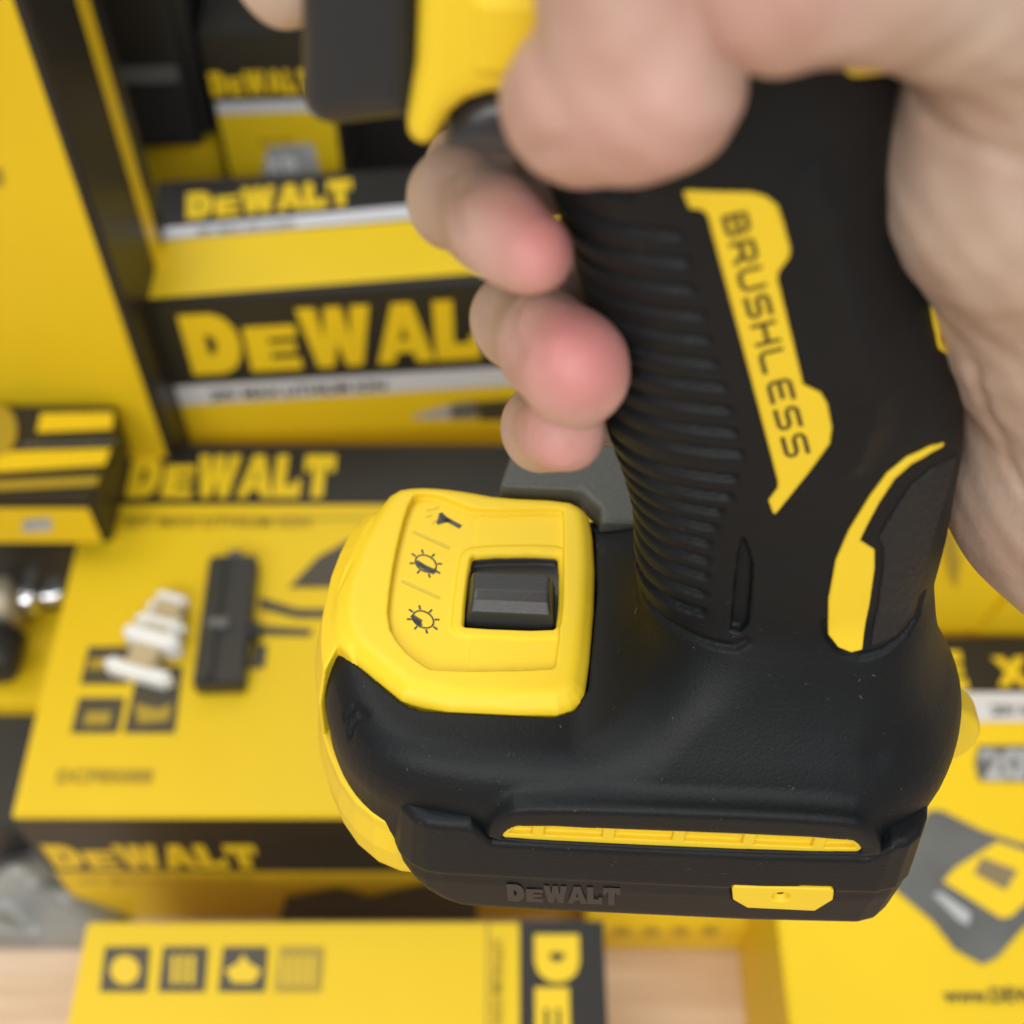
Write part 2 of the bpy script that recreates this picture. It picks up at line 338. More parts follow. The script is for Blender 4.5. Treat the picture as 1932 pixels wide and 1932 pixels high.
def f_badge(P):
    x, y, z = P; b = poly2(x, z, BG)+.25; f = smax(b, np.abs(y+29)-1.35, .5); c = BG.mean(0); c = onp([(1473, 1690)], 1, -30)[0]
    return smax(f, -(np.sqrt((x-c[0])**2+((z-c[2]))**2+((y+30.8))**2)-1.8), .3)
sdf_part('badge', f_badge, (8, -32, -40), (34, -26, -26), .25, batt, PLY)
# yellow strip in the slot, with four ribs
def f_strip(P):
    x, y, z = P; s = poly2(x, z, SP)-.3; f = smax(s, np.abs(y+26)-2.9, .3)
    inn = s+1.35; zc = (-14.5+np.interp(x, [-35, 33], [-1.7, -.7])); u = np.abs(((x+34)/12.9) % 1-.5)*12.9
    pocket = np.maximum(np.maximum(inn, -(z-(np.interp(x, [-34, 32], [-16.2, -15.6])))), -(y+27.0)); pocket = np.maximum(-(y+29.5)*0-99, np.maximum(np.maximum(inn, y+26.4), 0*x-99))
    pk = np.maximum(np.maximum(inn, np.interp(x, [-34, 32], [-16.6, -16.4])-z), 1.1-u)
    pk = np.maximum(pk, y+27.7); return np.maximum(f, -pk)
sdf_part('accent_strip', f_strip, (-38, -30, -22), (36, -22, -8), .3, hous, PLY)

# ---- inlays that follow the handle surface
def inlay(name, poly_uv, base, raise_, parent, material, axis=1, h=.35, nearside=True, bev=.5, depth=1.2):
    Pm = hit(base, poly_uv); ax = [0, 2] if axis == 1 else [0, 1]; pg = Pm[:, ax]
    lo = Pm.min(0)-4; hi = Pm.max(0)+4; lo[1] = Pm[:, 1].min()-6; hi[1] = Pm[:, 1].max()+6
    def fn(P):
        x, y, z = P; f = base(P)-raise_; m = np.abs(f) < 3
        def det(Q):
            x, y, z = Q; g = base(Q)-raise_; p = poly2(x, z if axis == 1 else y, pg); return smax(smax(g, -g-depth-raise_, .1), p, bev)
        f = np.maximum(f, -f-depth-raise_); return masked(f+0., det, P, np.abs(base(P)) < 2.2) if True else f
    # outside the band keep it positive
    def fn2(P):
        b = base(P); m = np.abs(b) < 2.2; out = np.abs(b)+.0; x, y, z = P
        if m.any():
            g = b[m]-raise_; p = poly2(x[m], (z if axis == 1 else y)[m], pg); out[m] = smax(smax(g, -g-depth-raise_, .1), p, bev)
        return out
    return sdf_part(name, fn2, lo, hi, h, parent, material)
Z2 = lambda L: [(966+a/2., b/2.) for a, b in L]
plate = Z2([(645, 725), (660, 716), (900, 724), (960, 740), (1003, 775), (1025, 840), (1052, 940), (1045, 970), (1008, 1020), (1002, 1050), (1100, 1450), (1165, 1480), (1190, 1520), (1208, 1610), (1200, 1670), (1120, 1780)])+[(1463, 969), (1457, 966), (1449, 943), (1466, 920), (1467, 908), (1334, 404), (1322, 394), (1300, 392)]
nameplate = inlay('name_plate', plate, f_core, .45, hous, PLY)
acc1 = [(1792, 829), (1757, 850), (1718, 873), (1688, 900), (1660, 943), (1636, 988), (1622, 1018), (1650, 1036), (1650, 1070), (1640, 1140), (1627, 1222), (1605, 1228), (1580, 1218), (1562, 1195), (1562, 1130), (1576, 1055), (1600, 1000), (1640, 935), (1672, 892), (1710, 861), (1755, 840)]
inlay('rear_accent', acc1, f_core, .55, hous, PLY)
inlay('rear_accent', [(1752, 545), (1768, 575), (1775, 640), (1785, 655), (1798, 650), (1800, 632), (1812, 650), (1808, 662), (1790, 668), (1770, 655), (1760, 610), (1754, 575)], f_core, .5, hous, PLY)

inlay('rear_pad', [(1806, 850), (1760, 880), (1718, 915), (1694, 950), (1656, 1014), (1666, 1030), (1664, 1080), (1655, 1145), (1642, 1218), (1690, 1196), (1722, 1150), (1762, 1010), (1800, 880)], f_core, .35, hous, RUBT)
# ---- strokes printed on a surface
def strokes(name, lines, w, surf, parent, material, lift=.12, conv=None):
    """lines: polylines in 1932-px picture coordinates laid on surface function surf; w: half width in mm"""
    V = []; F = []
    for ln in lines:
        ln = np.array(ln, float); P3 = hit(surf, ln)
        seg = []
        for a, b in zip(P3[:-1], P3[1:]):
            k = max(1, int(np.linalg.norm(b-a)/.8))
            seg += [a+(b-a)*i/k for i in range(k)]
        seg.append(P3[-1]); seg = np.array(seg); Nn = normal(surf, seg)
        for _ in range(3): seg = seg-Nn*surf(tuple(seg.T))[:, None]*.8
        T = np.gradient(seg, axis=0) if len(seg) > 1 else np.ones_like(seg); T /= np.linalg.norm(T, axis=1)[:, None]+1e-9
        seg[0] -= T[0]*w; seg[-1] += T[-1]*w
        B = np.cross(Nn, T); B /= np.linalg.norm(B, axis=1)[:, None]+1e-9; o = len(V)
        for p, b, n in zip(seg, B, Nn): V += [p+b*w+n*lift, p-b*w+n*lift]
        F += [(o+2*i, o+2*i+1, o+2*i+3, o+2*i+2) for i in range(len(seg)-1)]
    return pymesh(name, np.array(V)*.001, F, parent, material)
GL = {'B': [[(0, 0), (0, 1), (.75, 1), (.95, .85), (.95, .65), (.75, .52), (1, .38), (1, .15), (.8, 0), (0, 0)], [(0, .52), (.75, .52)]],
      'R': [[(0, 0), (0, 1), (.8, 1), (1, .85), (1, .58), (.8, .42), (0, .42)], [(.62, .42), (1, 0)]],
      'U': [[(0, 1), (0, .18), (.18, 0), (.82, 0), (1, .18), (1, 1)]],
      'S': [[(1, 1), (.18, 1), (0, .85), (0, .65), (.18, .5), (.82, .5), (1, .35), (1, .15), (.82, 0), (0, 0)]],
      'H': [[(0, 0), (0, 1)], [(1, 0), (1, 1)], [(0, .5), (1, .5)]],
      'L': [[(0, 1), (0, .15), (.15, 0), (1, 0)]],
      'E': [[(1, 1), (.15, 1), (0, .85), (0, .15), (.15, 0), (1, 0)], [(0, .5), (.85, .5)]]}
word = 'BRUSHLESS'; wl = []
b0 = np.array([1364, 411.]); b1 = np.array([1484, 864.]); D = b1-b0; U = np.array([43, -11.])
for i, ch in enumerate(word):
    s0 = i*.1135+(0 if i < 6 else .012); cw = .0760
    for ln in GL[ch]: wl.append([tuple(b0+D*(s0+p[0]*cw)+U*(p[1]*.9+.05)) for p in ln])
f_plate = lambda P: f_core(P)-.45
strokes('lettering', wl, .34, f_plate, nameplate, INK)
# ---- symbols and dividers on the control panel
ZI = lambda L: [((1200+a*.6729)/2.1201, (1900+b*.6729)/2.1201) for a, b in L]
f_rec = lambda P: P[2]+.95
div = [ZI([(680, 342), (880, 432)]), ZI([(612, 634), (822, 730)])]
strokes('divider_line', [div[0]], .32, f_rec, head, INKY); strokes('divider_line', [div[1]], .32, f_rec, head, INKY)
def disc_lines(c, rx, ry, ang, a0, a1, n=20):
    out = []
    for i in range(n+1):
        t = R_(a0+(a1-a0)*i/n); x, y = rx*math.cos(t), ry*math.sin(t); out.append((c[0]+x*math.cos(ang)-y*math.sin(ang), c[1]+x*math.sin(ang)+y*math.cos(ang)))
    return out
strokes('torch_symbol', [ZI([(838, 250), (885, 272)]), ZI([(832, 268), (880, 274)]), ZI([(840, 236), (870, 266)]), ZI([(826, 284), (868, 272)])], .5, f_rec, head, INKG)
strokes('torch_symbol', [ZI([(880, 270), (942, 304)])], .55, f_rec, head, INKG)
strokes('torch_symbol', [ZI([(758, 212), (780, 208)]), ZI([(795, 205), (822, 190)]), ZI([(752, 252), (780, 240)]), ZI([(790, 288), (806, 272)])], .17, f_rec, head, INKY)
def sun(c, fill):
    a = R_(28); ln = [ZI(disc_lines(c, 66, 46, a, 0, 360, 28))]
    o = strokes('lamp_symbol', ln, .17, f_rec, head, INKG)
    rays = []
    for k in range(8):
        t = R_(k*45+10); p = []
        for q in (1.22, 1.5): x, y = 66*q*math.cos(t), 48*q*math.sin(t); p.append((c[0]+x*math.cos(a)-y*math.sin(a), c[1]+x*math.sin(a)+y*math.cos(a)))
        rays.append(ZI(p))
    strokes('lamp_symbol', rays, .2, f_rec, head, INKG)
    strokes('lamp_symbol', [ZI(l) for l in fill], .42, f_rec, head, INKG)
sun((748, 528), [[(700, 520), (745, 548), (800, 572)], [(708, 535), (750, 562), (790, 580)]])
sun((732, 860), [[(672, 842), (712, 868)], [(676, 858), (708, 880)], [(690, 872), (712, 892)]])
# embossed maker's word on the battery side: heavy glyph polygons, used for all boxes too
LG = {'D': [[(0, 0), (.58, 0), (.8, .08), (.95, .27), (1, .5), (.95, .73), (.8, .92), (.58, 1), (0, 1)], [(.38, .34), (.48, .34), (.55, .42), (.57, .5), (.55, .58), (.48, .66), (.38, .66)]],
      'e': [[(0, 0), (.95, 0), (.95, .2), (.42, .2), (.42, .3), (.9, .3), (.9, .46), (.42, .46), (.42, .55), (.95, .55), (.95, .75), (0, .75)]],
      'W': [[(.2, 0), (.5, 0), (.62, .4), (.74, 0), (1.04, 0), (1.28, 1), (.94, 1), (.86, .5), (.77, 1), (.47, 1), (.38, .5), (.30, 1), (-.04, 1)]],
      'A': [[(0, 0), (.32, 0), (.38, .18), (.68, .18), (.74, 0), (1.08, 0), (.72, 1), (.36, 1)], [(.45, .38), (.61, .38), (.53, .64)]],
      'L': [[(0, 0), (.85, 0), (.85, .42), (.66, .42), (.66, .28), (.36, .28), (.36, 1), (0, 1)]],
      'T': [[(.28, 0), (.64, 0), (.64, .72), (.76, .72), (.76, .6), (.94, .6), (.94, 1), (-.02, 1), (-.02, .6), (.16, .6), (.16, .72), (.28, .72)]],
      'E': [[(0, 0), (.95, 0), (.95, .28), (.42, .28), (.42, .38), (.9, .38), (.9, .62), (.42, .62), (.42, .72), (.95, .72), (.95, 1), (0, 1)]],
      'X': [[(0, 0), (.36, 0), (.55, .28), (.74, 0), (1.1, 0), (.74, .5), (1.1, 1), (.74, 1), (.55, .72), (.36, 1), (0, 1), (.36, .5)]],
      'R': [[(0, 0), (.36, 0), (.36, .34), (.5, .34), (.7, 0), (1.08, 0), (.84, .4), (1, .6), (.96, .86), (.74, 1), (0, 1)], [(.36, .56), (.58, .56), (.62, .66), (.58, .76), (.36, .76)]]}
LW = {'D': 1.04, 'e': 1.0, 'W': 1.27, 'A': 1.05, 'L': .88, 'T': .96, 'E': 1.05, 'X': 1.2, 'R': 1.15}
def heavy(word, gap=.05):
    """list of (outer, holes) in a 0..1 x 0..1 box and total raw width"""
    x = 0; out = []
    for ch in word:
        out.append([[(x+p[0], p[1]) for p in c] for c in LG[ch]]); x += LW[ch]+gap
    x -= gap
    return [[[(p[0]/x, p[1]) for p in c] for c in g] for g in out]
def flat_mesh(polys, fmap):
    """polys: list of [outer, hole...]; fmap maps 2-D to a Vector"""
    V = []; F = []
    for g in polys:
        t = geometry.tessellate_polygon([[Vector((p[0], p[1], 0)) for p in c] for c in g]); flat = [p for c in g for p in c]; o = len(V)
        V += [fmap(*p) for p in flat]; F += [tuple(o+i for i in f) for f in t]
    return V, F
ec = onp([(958, 1700), (1170, 1708), (955, 1668)], 1, -30.0)
def emap(u, v): return Vector((ec[0]+(ec[1]-ec[0])*u+(ec[2]-ec[0])*v)*.001)
V, F = flat_mesh(heavy('DeWALT'), emap); em = pymesh('embossed_logo', V, F, batt, mat('embossed_rubber', (.013, .013, .014), .42, .5))

# ---- upper housing, trigger, direction button
def prism(name, uv, y0, y1, ypl, parent, material, rnd=3, h=.7, extra=None):
    pg = onp(uv, 1, ypl)[:, [0, 2]]; ym = (y0+y1)/2; hy = (y1-y0)/2
    def fn(P):
        x, y, z = P; f = smax(poly2(x, z, pg), np.abs(y-ym)-hy, rnd)
        return extra(P, f) if extra else f
    lo = (pg[:, 0].min()-3, y0-3, pg[:, 1].min()-3); hi = (pg[:, 0].max()+3, y1+3, pg[:, 1].max()+3)
    return sdf_part(name, fn, lo, hi, h, parent, material)
zr = onp([(960, y) for y in (12, 40, 66, 92, 118)], 1, -11)[:, 2]; xr = onp([(912, 60)], 1, -11)[0][0]
def ribs(P, f):
    x, y, z = P
    for q in zr: f = np.where(np.abs(z-q) < 2, smin(f, cone(P, (xr, -11.5, q), (xr+16, -11.5, q), 1.1, 1.1), .6), f)
    return f
prism('yellow_shell', [(785, -420), (787, 0), (782, 130), (764, 240), (766, 262), (778, 278), (800, 284), (820, 276), (834, 250), (850, 222), (880, 198), (920, 185), (965, 182), (1400, 184), (1700, 150), (1780, -420)], -11.5, 26, -11, tool, PLY, rnd=3.5, extra=ribs)
prism('trigger', [(567, -400), (563, 0), (564, 185), (570, 215), (590, 236), (620, 247), (655, 245), (800, 228), (810, -400)], -9, 20, -7, tool, mat('trigger_plastic', (.017, .018, .020), .45, .5), rnd=6)
prism('forward_reverse_button', [(832, 300), (838, 250), (862, 210), (905, 188), (960, 178), (1100, 180), (1100, 345), (1000, 330), (900, 305)], -7, 22, -7, tool, mat('button_plastic', (.035, .036, .04), .32, .5), rnd=5)
# belt hook on the far side
def f_clip(P):
    x, y, z = P; return smax(poly2(x, y, [(-38, 45.5), (-35, 60.5), (20, 60.5), (20, 36), (-16.4, 36), (-16.6, 40), (-20.5, 44.8), (-22, 45.5)]), np.abs(z+2.2)-3.2, 1)
sdf_part('belt_hook', f_clip, (-42, 34, -9), (24, 65, 3), .8, tool, mat('grey_nylon', (.062, .065, .056), .5, .5, bump=.5, bscale=700, bdist=.0003))
def f_tab(P):
    x, y, z = P; return smax(np.sqrt((x-56)**2+(z+32)**2)-10.5, np.abs(y-12)-4, 2)
sdf_part('battery_release_tab', f_tab, (40, 4, -48), (75, 20, -12), .7, tool, PLYD)

# ================================================================== THE HAND
def hp(u, v, y, rpx):
    p = onp([(u, v)], 1, y)[0]; return p, rpx*depth_mm(p)[0]/FPX
def chain(pts, k=3.0):
    q = [hp(*p) for p in pts]
    def fn(P):
        d = None
        for (a, ra), (b, rb) in zip(q[:-1], q[1:]):
            c = cone(P, a, b, ra, rb); d = c if d is None else smin(d, c, k)
        return d
    return fn, q
thumb, tq = chain([(1095, 196, -19, 152), (1215, 150, -20, 172), (1165, -40, -21, 140), (1160, -260, -22, 150)], 5)
thenar, _ = chain([(1300, -320, -20, 150), (1470, -60, -21, 176), (1650, -80, -19, 180), (1960, -10, -4, 225)], 4)
middle, mq = chain([(1200, 300, 34, 85), (900, 330, 26, 92), (868, 372, 9, 92), (935, 425, -2, 88), (1000, 476, -7, 82)], 3)
ring, rq = chain([(1240, 560, 34, 85), (1010, 560, 26, 84), (978, 605, 9, 84), (1035, 650, -3, 90), (1078, 690, -8, 98), (1088, 715, -8, 92)], 3)
pinky, pq = chain([(1240, 760, 33, 70), (1050, 780, 22, 70), (1030, 806, 8, 78), (1062, 812, -1, 80)], 3)
index, iq = chain([(1200, -240, 36, 100), (700, -230, 32, 100), (560, -120, 22, 105), (545, -60, 14, 108)], 3)
palm, _ = chain([(1960, 60, 0, 250), (1948, 320, 0, 256), (2012, 545, 10, 246), (2085, 700, 14, 254), (2062, 880, 14, 262), (2140, 950, 12, 262), (2500, 900, 8, 330)], 8)
palm2, _ = chain([(1960, 40, 30, 200), (2050, 700, 34, 240)], 6)
back, _ = chain([(1200, 300, 34, 85), (1700, 250, 40, 130), (1960, 300, 34, 180)], 4)
back2, _ = chain([(1240, 560, 34, 85), (1700, 560, 41, 120), (2000, 560, 34, 190)], 4)
back3, _ = chain([(1240, 760, 33, 70), (1700, 800, 40, 110), (2050, 800, 32, 190)], 4)
back4, _ = chain([(1200, -240, 36, 100), (1700, 0, 42, 140), (1960, 60, 34, 190)], 4)
def f_hand(P):
    f = smin(palm(P), palm2(P), 6); f = smin(f, thenar(P), 5)
    for b in (back, back2, back3, back4): f = smin(f, b(P), 3)
    f = smin(f, thumb(P), 1.0)
    for g in (middle, ring, pinky, index): f = smin(f, g(P), 1.2)
    x, y, z = P
    # creases: across the palm heel and beside the thumb
    for pts in CREASE:
        c = polytube(P, pts, .1); f = f+.8*np.exp(-(np.maximum(c, 0)/1.1)**2)
    f = f+.22*np.sin(x*.55+z*.21+np.sin(z*.3))*np.sin(z*.47-y*.33)
    return f
CREASE = []
f0 = f_hand
CREASE = [hit(f0, [(1835, 690), (1860, 780), (1900, 870), (1932, 930)], 60), hit(f0, [(1720, 190), (1800, 260), (1932, 300)], 60), hit(f0, [(985, 320), (1000, 340), (1085, 375)], 60)[:2],
          hit(f0, [(868, 345), (855, 385), (862, 430)], 60), hit(f0, [(975, 575), (962, 620), (978, 665)], 60), hit(f0, [(950, 275), (1010, 285), (1060, 280)], 60)]
hand = sdf_part('person', f_hand, (-78, -52, 18), (150, 62, 150), .95, None, None, newton=1)
hand.matrix_world = toolmatrix()
tag(hand, 'bare hand gripping the tool handle, thumb on the near side, fingertips curled round the front', 'person')
def skin():
    m = bpy.data.materials.new('skin'); m.use_nodes = True; nt = m.node_tree; b = nt.nodes['Principled BSDF']
    at = nt.nodes.new('ShaderNodeAttribute'); at.attribute_name = 'flush'
    tc = nt.nodes.new('ShaderNodeTexCoord'); n = nt.nodes.new('ShaderNodeTexNoise'); n.inputs['Scale'].default_value = 55; n.inputs['Detail'].default_value = 3
    r = nt.nodes.new('ShaderNodeValToRGB'); r.color_ramp.elements[0].position = .32; r.color_ramp.elements[1].position = .68
    r.color_ramp.elements[0].color = (.43, .28, .21, 1); r.color_ramp.elements[1].color = (.55, .415, .325, 1)
    nt.links.new(tc.outputs['Object'], n.inputs['Vector']); nt.links.new(n.outputs['Fac'], r.inputs['Fac'])
    mx = nt.nodes.new('ShaderNodeMix'); mx.data_type = 'RGBA'; mx.inputs['B'].default_value = (.66, .215, .225, 1)
    nt.links.new(at.outputs['Fac'], mx.inputs['Factor']); nt.links.new(r.outputs['Color'], mx.inputs['A']); nt.links.new(mx.outputs['Result'], b.inputs['Base Color'])
    n2 = nt.nodes.new('ShaderNodeTexNoise'); n2.inputs['Scale'].default_value = 210; n2.inputs['Detail'].default_value = 7; n2.inputs['Roughness'].default_value = .65; n2.inputs['Distortion'].default_value = 1.2
    nt.links.new(tc.outputs['Object'], n2.inputs['Vector']); bp = nt.nodes.new('ShaderNodeBump'); bp.inputs['Strength'].default_value = .5; bp.inputs['Distance'].default_value = .0006
    nt.links.new(n2.outputs['Fac'], bp.inputs['Height']); nt.links.new(bp.outputs['Normal'], b.inputs['Normal'])
    b.inputs['Roughness'].default_value = .48; b.inputs['Subsurface Weight'].default_value = .25; b.inputs['Subsurface Radius'].default_value = (.004, .0016, .0009); b.inputs['Subsurface Scale'].default_value = 1
    return m
hand.data.materials.append(skin())
co = np.empty(len(hand.data.vertices)*3); hand.data.vertices.foreach_get('co', co); co = co.reshape(-1, 3)*1000
fl = np.zeros(len(co))
for p, rad, s in ((hp(1045, 450, -12, 1)[0], 8, 1.0), (hp(1125, 660, -15, 1)[0], 11, 1.0), (hp(1060, 840, -6, 1)[0], 8, .7), (hp(1200, 250, -32, 1)[0], 14, .35), (hp(1370, 40, -30, 1)[0], 12, .3), (tq[1][0], 18, .15)):
    fl = np.maximum(fl, .85*s*np.exp(-(np.linalg.norm(co-p, axis=1)/(1.3*rad))**2))
at = hand.data.attributes.new('flush', 'FLOAT', 'POINT'); at.data.foreach_set('value', fl.astype(np.float32))

# ================================================================== THE STALL BEHIND: table, boxes, small goods
FW = np.array([0, math.cos(PITCH), -math.sin(PITCH)]); UP = np.array([0, math.sin(PITCH), math.cos(PITCH)]); RT = np.array([1, 0, 0.])
C0 = np.array([0, 0, HC])
def wray(u, v): return FW+RT*((u-966)/FPX)+UP*((966-v)/FPX)
def wz(u, v, z): d = wray(u, v); return C0+d*((z-HC)/d[2])
def wy(u, v, y): d = wray(u, v); return C0+d*(y/d[1])
tb = bmesh.new(); bmesh.ops.create_grid(tb, x_segments=1, y_segments=1, size=1.5); me = bpy.data.meshes.new('table_top'); tb.to_mesh(me); tb.free()
tbl = link('table_top', me, None, WOOD); tbl.location = (0, .6, 0); tag(tbl, kind='structure')
fl_ = bmesh.new()
class Box:
    """cardboard box: origin at near-left-bottom corner, yaw about z; a=x extent, b=y extent, c=height"""
    def __init__(s, label, x, y, z, a, b, c, yaw, material, name='product_box', group='product boxes on the table', lean=0, rnd=.0012):
        s.e = bpy.data.objects.new(name, None); COL.objects.link(s.e); s.e.location = (x, y, z); s.e.rotation_euler = (lean, 0, yaw); s.dim = (a, b, c)
        tag(s.e, label, 'box', group)
        bm = bmesh.new(); bmesh.ops.create_cube(bm, size=1)
        for v in bm.verts: v.co = Vector(((v.co.x+.5)*a, (v.co.y+.5)*b, (v.co.z+.5)*c))
        bmesh.ops.bevel(bm, geom=bm.edges[:], offset=rnd, segments=2, affect='EDGES')
        me = bpy.data.meshes.new('carton'); bm.to_mesh(me); bm.free(); s.body = link('carton', me, s.e, material)
        bpy.context.view_layer.update(); s.m = s.e.matrix_world.copy(); s.mi = s.m.inverted(); s.lv = {}
    def fm(s, face, lift):
        a, b, c = s.dim
        if face == 'top': return lambda u, v: Vector((u, v, c+lift))
        if face == 'front': return lambda u, v: Vector((u, -lift, v))
        if face == 'right': return lambda u, v: Vector((a+lift, u, v))
        if face == 'left': return lambda u, v: Vector((-lift, u, v))
    def uv(s, face, u, v):
        """2-D face coordinates of a picture point"""
        o = s.mi @ Vector(C0); d = s.mi.to_3x3() @ Vector(wray(u, v)); a, b, c = s.dim
        ax, val, i, j = {'top': (2, c, 0, 1), 'front': (1, 0, 0, 2), 'right': (0, a, 1, 2), 'left': (0, 0, 1, 2)}[face]
        t = (val-o[ax])/d[ax]; p = o+d*t; return (p[i], p[j])
    def rect(s, name, face, u0, v0, u1, v1, material, lift=.0004):
        V, F = flat_mesh([[[(u0, v0), (u1, v0), (u1, v1), (u0, v1)]]], s.fm(face, lift)); return pymesh(name, V, F, s.e, material)
    def poly(s, name, face, pix, material, lift=.0008):
        V, F = flat_mesh([[[s.uv(face, *p) for p in pix]]], s.fm(face, lift)); return pymesh(name, V, F, s.e, material)
    def polys(s, name, face, pixs, material, lift=.0008):
        V, F = flat_mesh([[[s.uv(face, *p) for p in pix]] for pix in pixs], s.fm(face, lift)); return pymesh(name, V, F, s.e, material)
    def logo(s, face, word, p0, p1, ht, material, lift=.0006, name='logo', shear=0, vertical=False):
        """p0,p1: baseline ends in face coordinates"""
        d = Vector((p1[0]-p0[0], p1[1]-p0[1])); n = Vector((-d.y, d.x)).normalized()*ht; f = s.fm(face, lift)
        V, F = flat_mesh(heavy(word), lambda u, v: f(p0[0]+d.x*(u+shear*v)+n.x*v, p0[1]+d.y*(u+shear*v)+n.y*v)); return pymesh(name, V, F, s.e, material)
    def text(s, face, txt, p0, ht, material, ang=0, lift=.0013, bold=.02, name='printed_text', width=None):
        cu = bpy.data.curves.new('t', 'FONT'); cu.body = txt; cu.size = 1; cu.offset = bold; ob = bpy.data.objects.new('t', cu); COL.objects.link(ob)
        bpy.context.view_layer.update(); me0 = bpy.data.meshes.new_from_object(ob.evaluated_get(bpy.context.evaluated_depsgraph_get()))
        xs = [v.co.x for v in me0.vertices]; sc = ht/.7; sx = sc if not width else width/(max(xs)-min(xs)); f = s.fm(face, lift); ca, sa = math.cos(ang), math.sin(ang)
        for v in me0.vertices: x, y = v.co.x*sx, v.co.y*sc; v.co = f(p0[0]+x*ca-y*sa, p0[1]+x*sa+y*ca)
        bpy.data.objects.remove(ob); me0.name = name; return link(name, me0, s.e, material)

# --- large flat box under the tool
zt = .12; A = wz(20, 1542, zt); Bk = wz(200, 840, zt); Rr = wz(1330, 1542, zt)
b1 = Box('large flat yellow box with black header, white and black fittings lying on it', A[0], A[1], 0, Rr[0]-A[0], Bk[1]-A[1], zt, 0, BY)
a, b, c = b1.dim
v955 = b1.uv('top', 600, 953)[1]
b1.rect('header_band', 'top', 0, v955, a, b, BK)
p0 = b1.uv('top', 236, 940); p1 = b1.uv('top', 628, 940); ht = b1.uv('top', 400, 860)[1]-p0[1]
b1.logo('top', 'DeWALT', p0, p1, ht, BYL)
t0 = b1.uv('top', 232, 996); t1 = b1.uv('top', 585, 996); b1.text('top', '20V MAX LITHIUM ION', t0, b1.uv('top', 400, 977)[1]-t0[1], BO, width=t1[0]-t0[0], bold=.03)
b1.rect('header_rule', 'top', 0, v955-.009, a, v955-.0075, BO)
t0 = b1.uv('top', 104, 1478); t1 = b1.uv('top', 284, 1478); b1.text('top', 'DCF85088', t0, b1.uv('top', 200, 1455)[1]-t0[1], BO, width=t1[0]-t0[0], bold=.03)
for q, inner in (([(168, 1222), (255, 1222), (240, 1292), (152, 1292)], [(172, 1245), (245, 1245), (238, 1265), (166, 1265)]), ([(150, 1318), (236, 1318), (222, 1384), (134, 1384)], [(165, 1345), (212, 1345), (206, 1370), (158, 1370)]),
                 ([(262, 1260), (345, 1260), (330, 1384), (234, 1384)], [(256, 1330), (300, 1340), (326, 1330), (318, 1362), (262, 1368)])):
    b1.poly('feature_icon', 'top', q, BD); b1.poly('feature_icon', 'top', inner, BO, lift=.0012)
b1.polys('tool_picture', 'top', [[(545, 1110), (600, 1052), (660, 1020), (760, 1010), (800, 1110)], [(490, 1128), (560, 1150), (720, 1152), (720, 1168), (560, 1168), (490, 1150)], [(490, 1182), (590, 1188), (585, 1202), (490, 1200)], [(480, 1215), (505, 1220), (500, 1262), (470, 1262)]], BD)
zf = b1.uv('front', 600, 1643)[1]; b1.rect('front_band', 'front', 0, zf, a, c-.001, BK)
p0 = b1.uv('front', 108, 1636); p1 = b1.uv('front', 498, 1636); ht = b1.uv('front', 300, 1592)[1]-p0[1]; b1.logo('front', 'DeWALT', p0, p1, ht, BYL)
t0 = b1.uv('front', 150, 1662); b1.text('front', '20V MAX XR BRUSHLESS', t0, .004, BO, width=b1.uv('front', 480, 1662)[0]-t0[0])
b1.polys('tool_picture', 'front', [[(520, 1760), (540, 1690), (640, 1672), (700, 1690), (800, 1665), (900, 1665), (900, 1760)]], BD)

# --- logo box standing behind
yB = .425; P = wy(268, 573, yB); zB = P[2]
yaw = R_(4.6)
bb = Box('yellow and black box with the biggest logo, standing behind the large flat box', P[0], P[1], 0, .34, .085, zB, yaw, BK)
a, b, c = bb.dim
d_ = bb.uv('top', 330, 350)[1]; 
bb.poly('yellow_panel', 'top', [(276, 566), (300, 456), (1300, 376), (1500, 470)], BY); 
bb.poly('silver_stripe', 'top', [(300, 454), (312, 432), (1250, 345), (1280, 372)], BW)
t0 = bb.uv('top', 352, 416); t1 = bb.uv('top', 668, 388); h2 = bb.uv('top', 360, 366); bb.logo('top', 'DeWALT', t0, t1, abs(h2[1]-t0[1]), BYL)
t0 = bb.uv('top', 372, 446); t1 = bb.uv('top', 556, 430); bb.text('top', '20V MAX XR LI-ION', t0, .0035, BD, ang=math.atan2(t1[1]-t0[1], t1[0]-t0[0]), width=math.dist(t0, t1))
t0 = bb.uv('front', 366, 706); t1 = bb.uv('front', 1010, 672); h2 = bb.uv('front', 334, 594); bb.logo('front', 'DeWALT', t0, (t1[0], t0[1]), h2[1]-t0[1], BYL)
s0 = bb.uv('front', 340, 727)[1]; s1 = bb.uv('front', 345, 763)[1]; bb.rect('silver_stripe', 'front', .003, s1, a-.003, s0, BW)
bb.rect('yellow_panel', 'front', .003, .002, a-.003, s1-.0002, BY)
t0 = bb.uv('front', 398, 752); t1 = bb.uv('front', 728, 730); bb.text('front', '20V MAX LITHIUM ION', (t0[0], t0[1]), (s0-s1)*.5, BD, width=t1[0]-t0[0])
V_ = bb.polys('drill_picture', 'front', [[(895, 756), (1050, 745), (1050, 790), (905, 792)]], BD)
bb.polys('drill_picture', 'front', [[(778, 782), (850, 762), (850, 788), (782, 788)]], GRL); bb.polys('drill_picture', 'front', [[(850, 760), (896, 754), (900, 788), (850, 789)]], GRY)

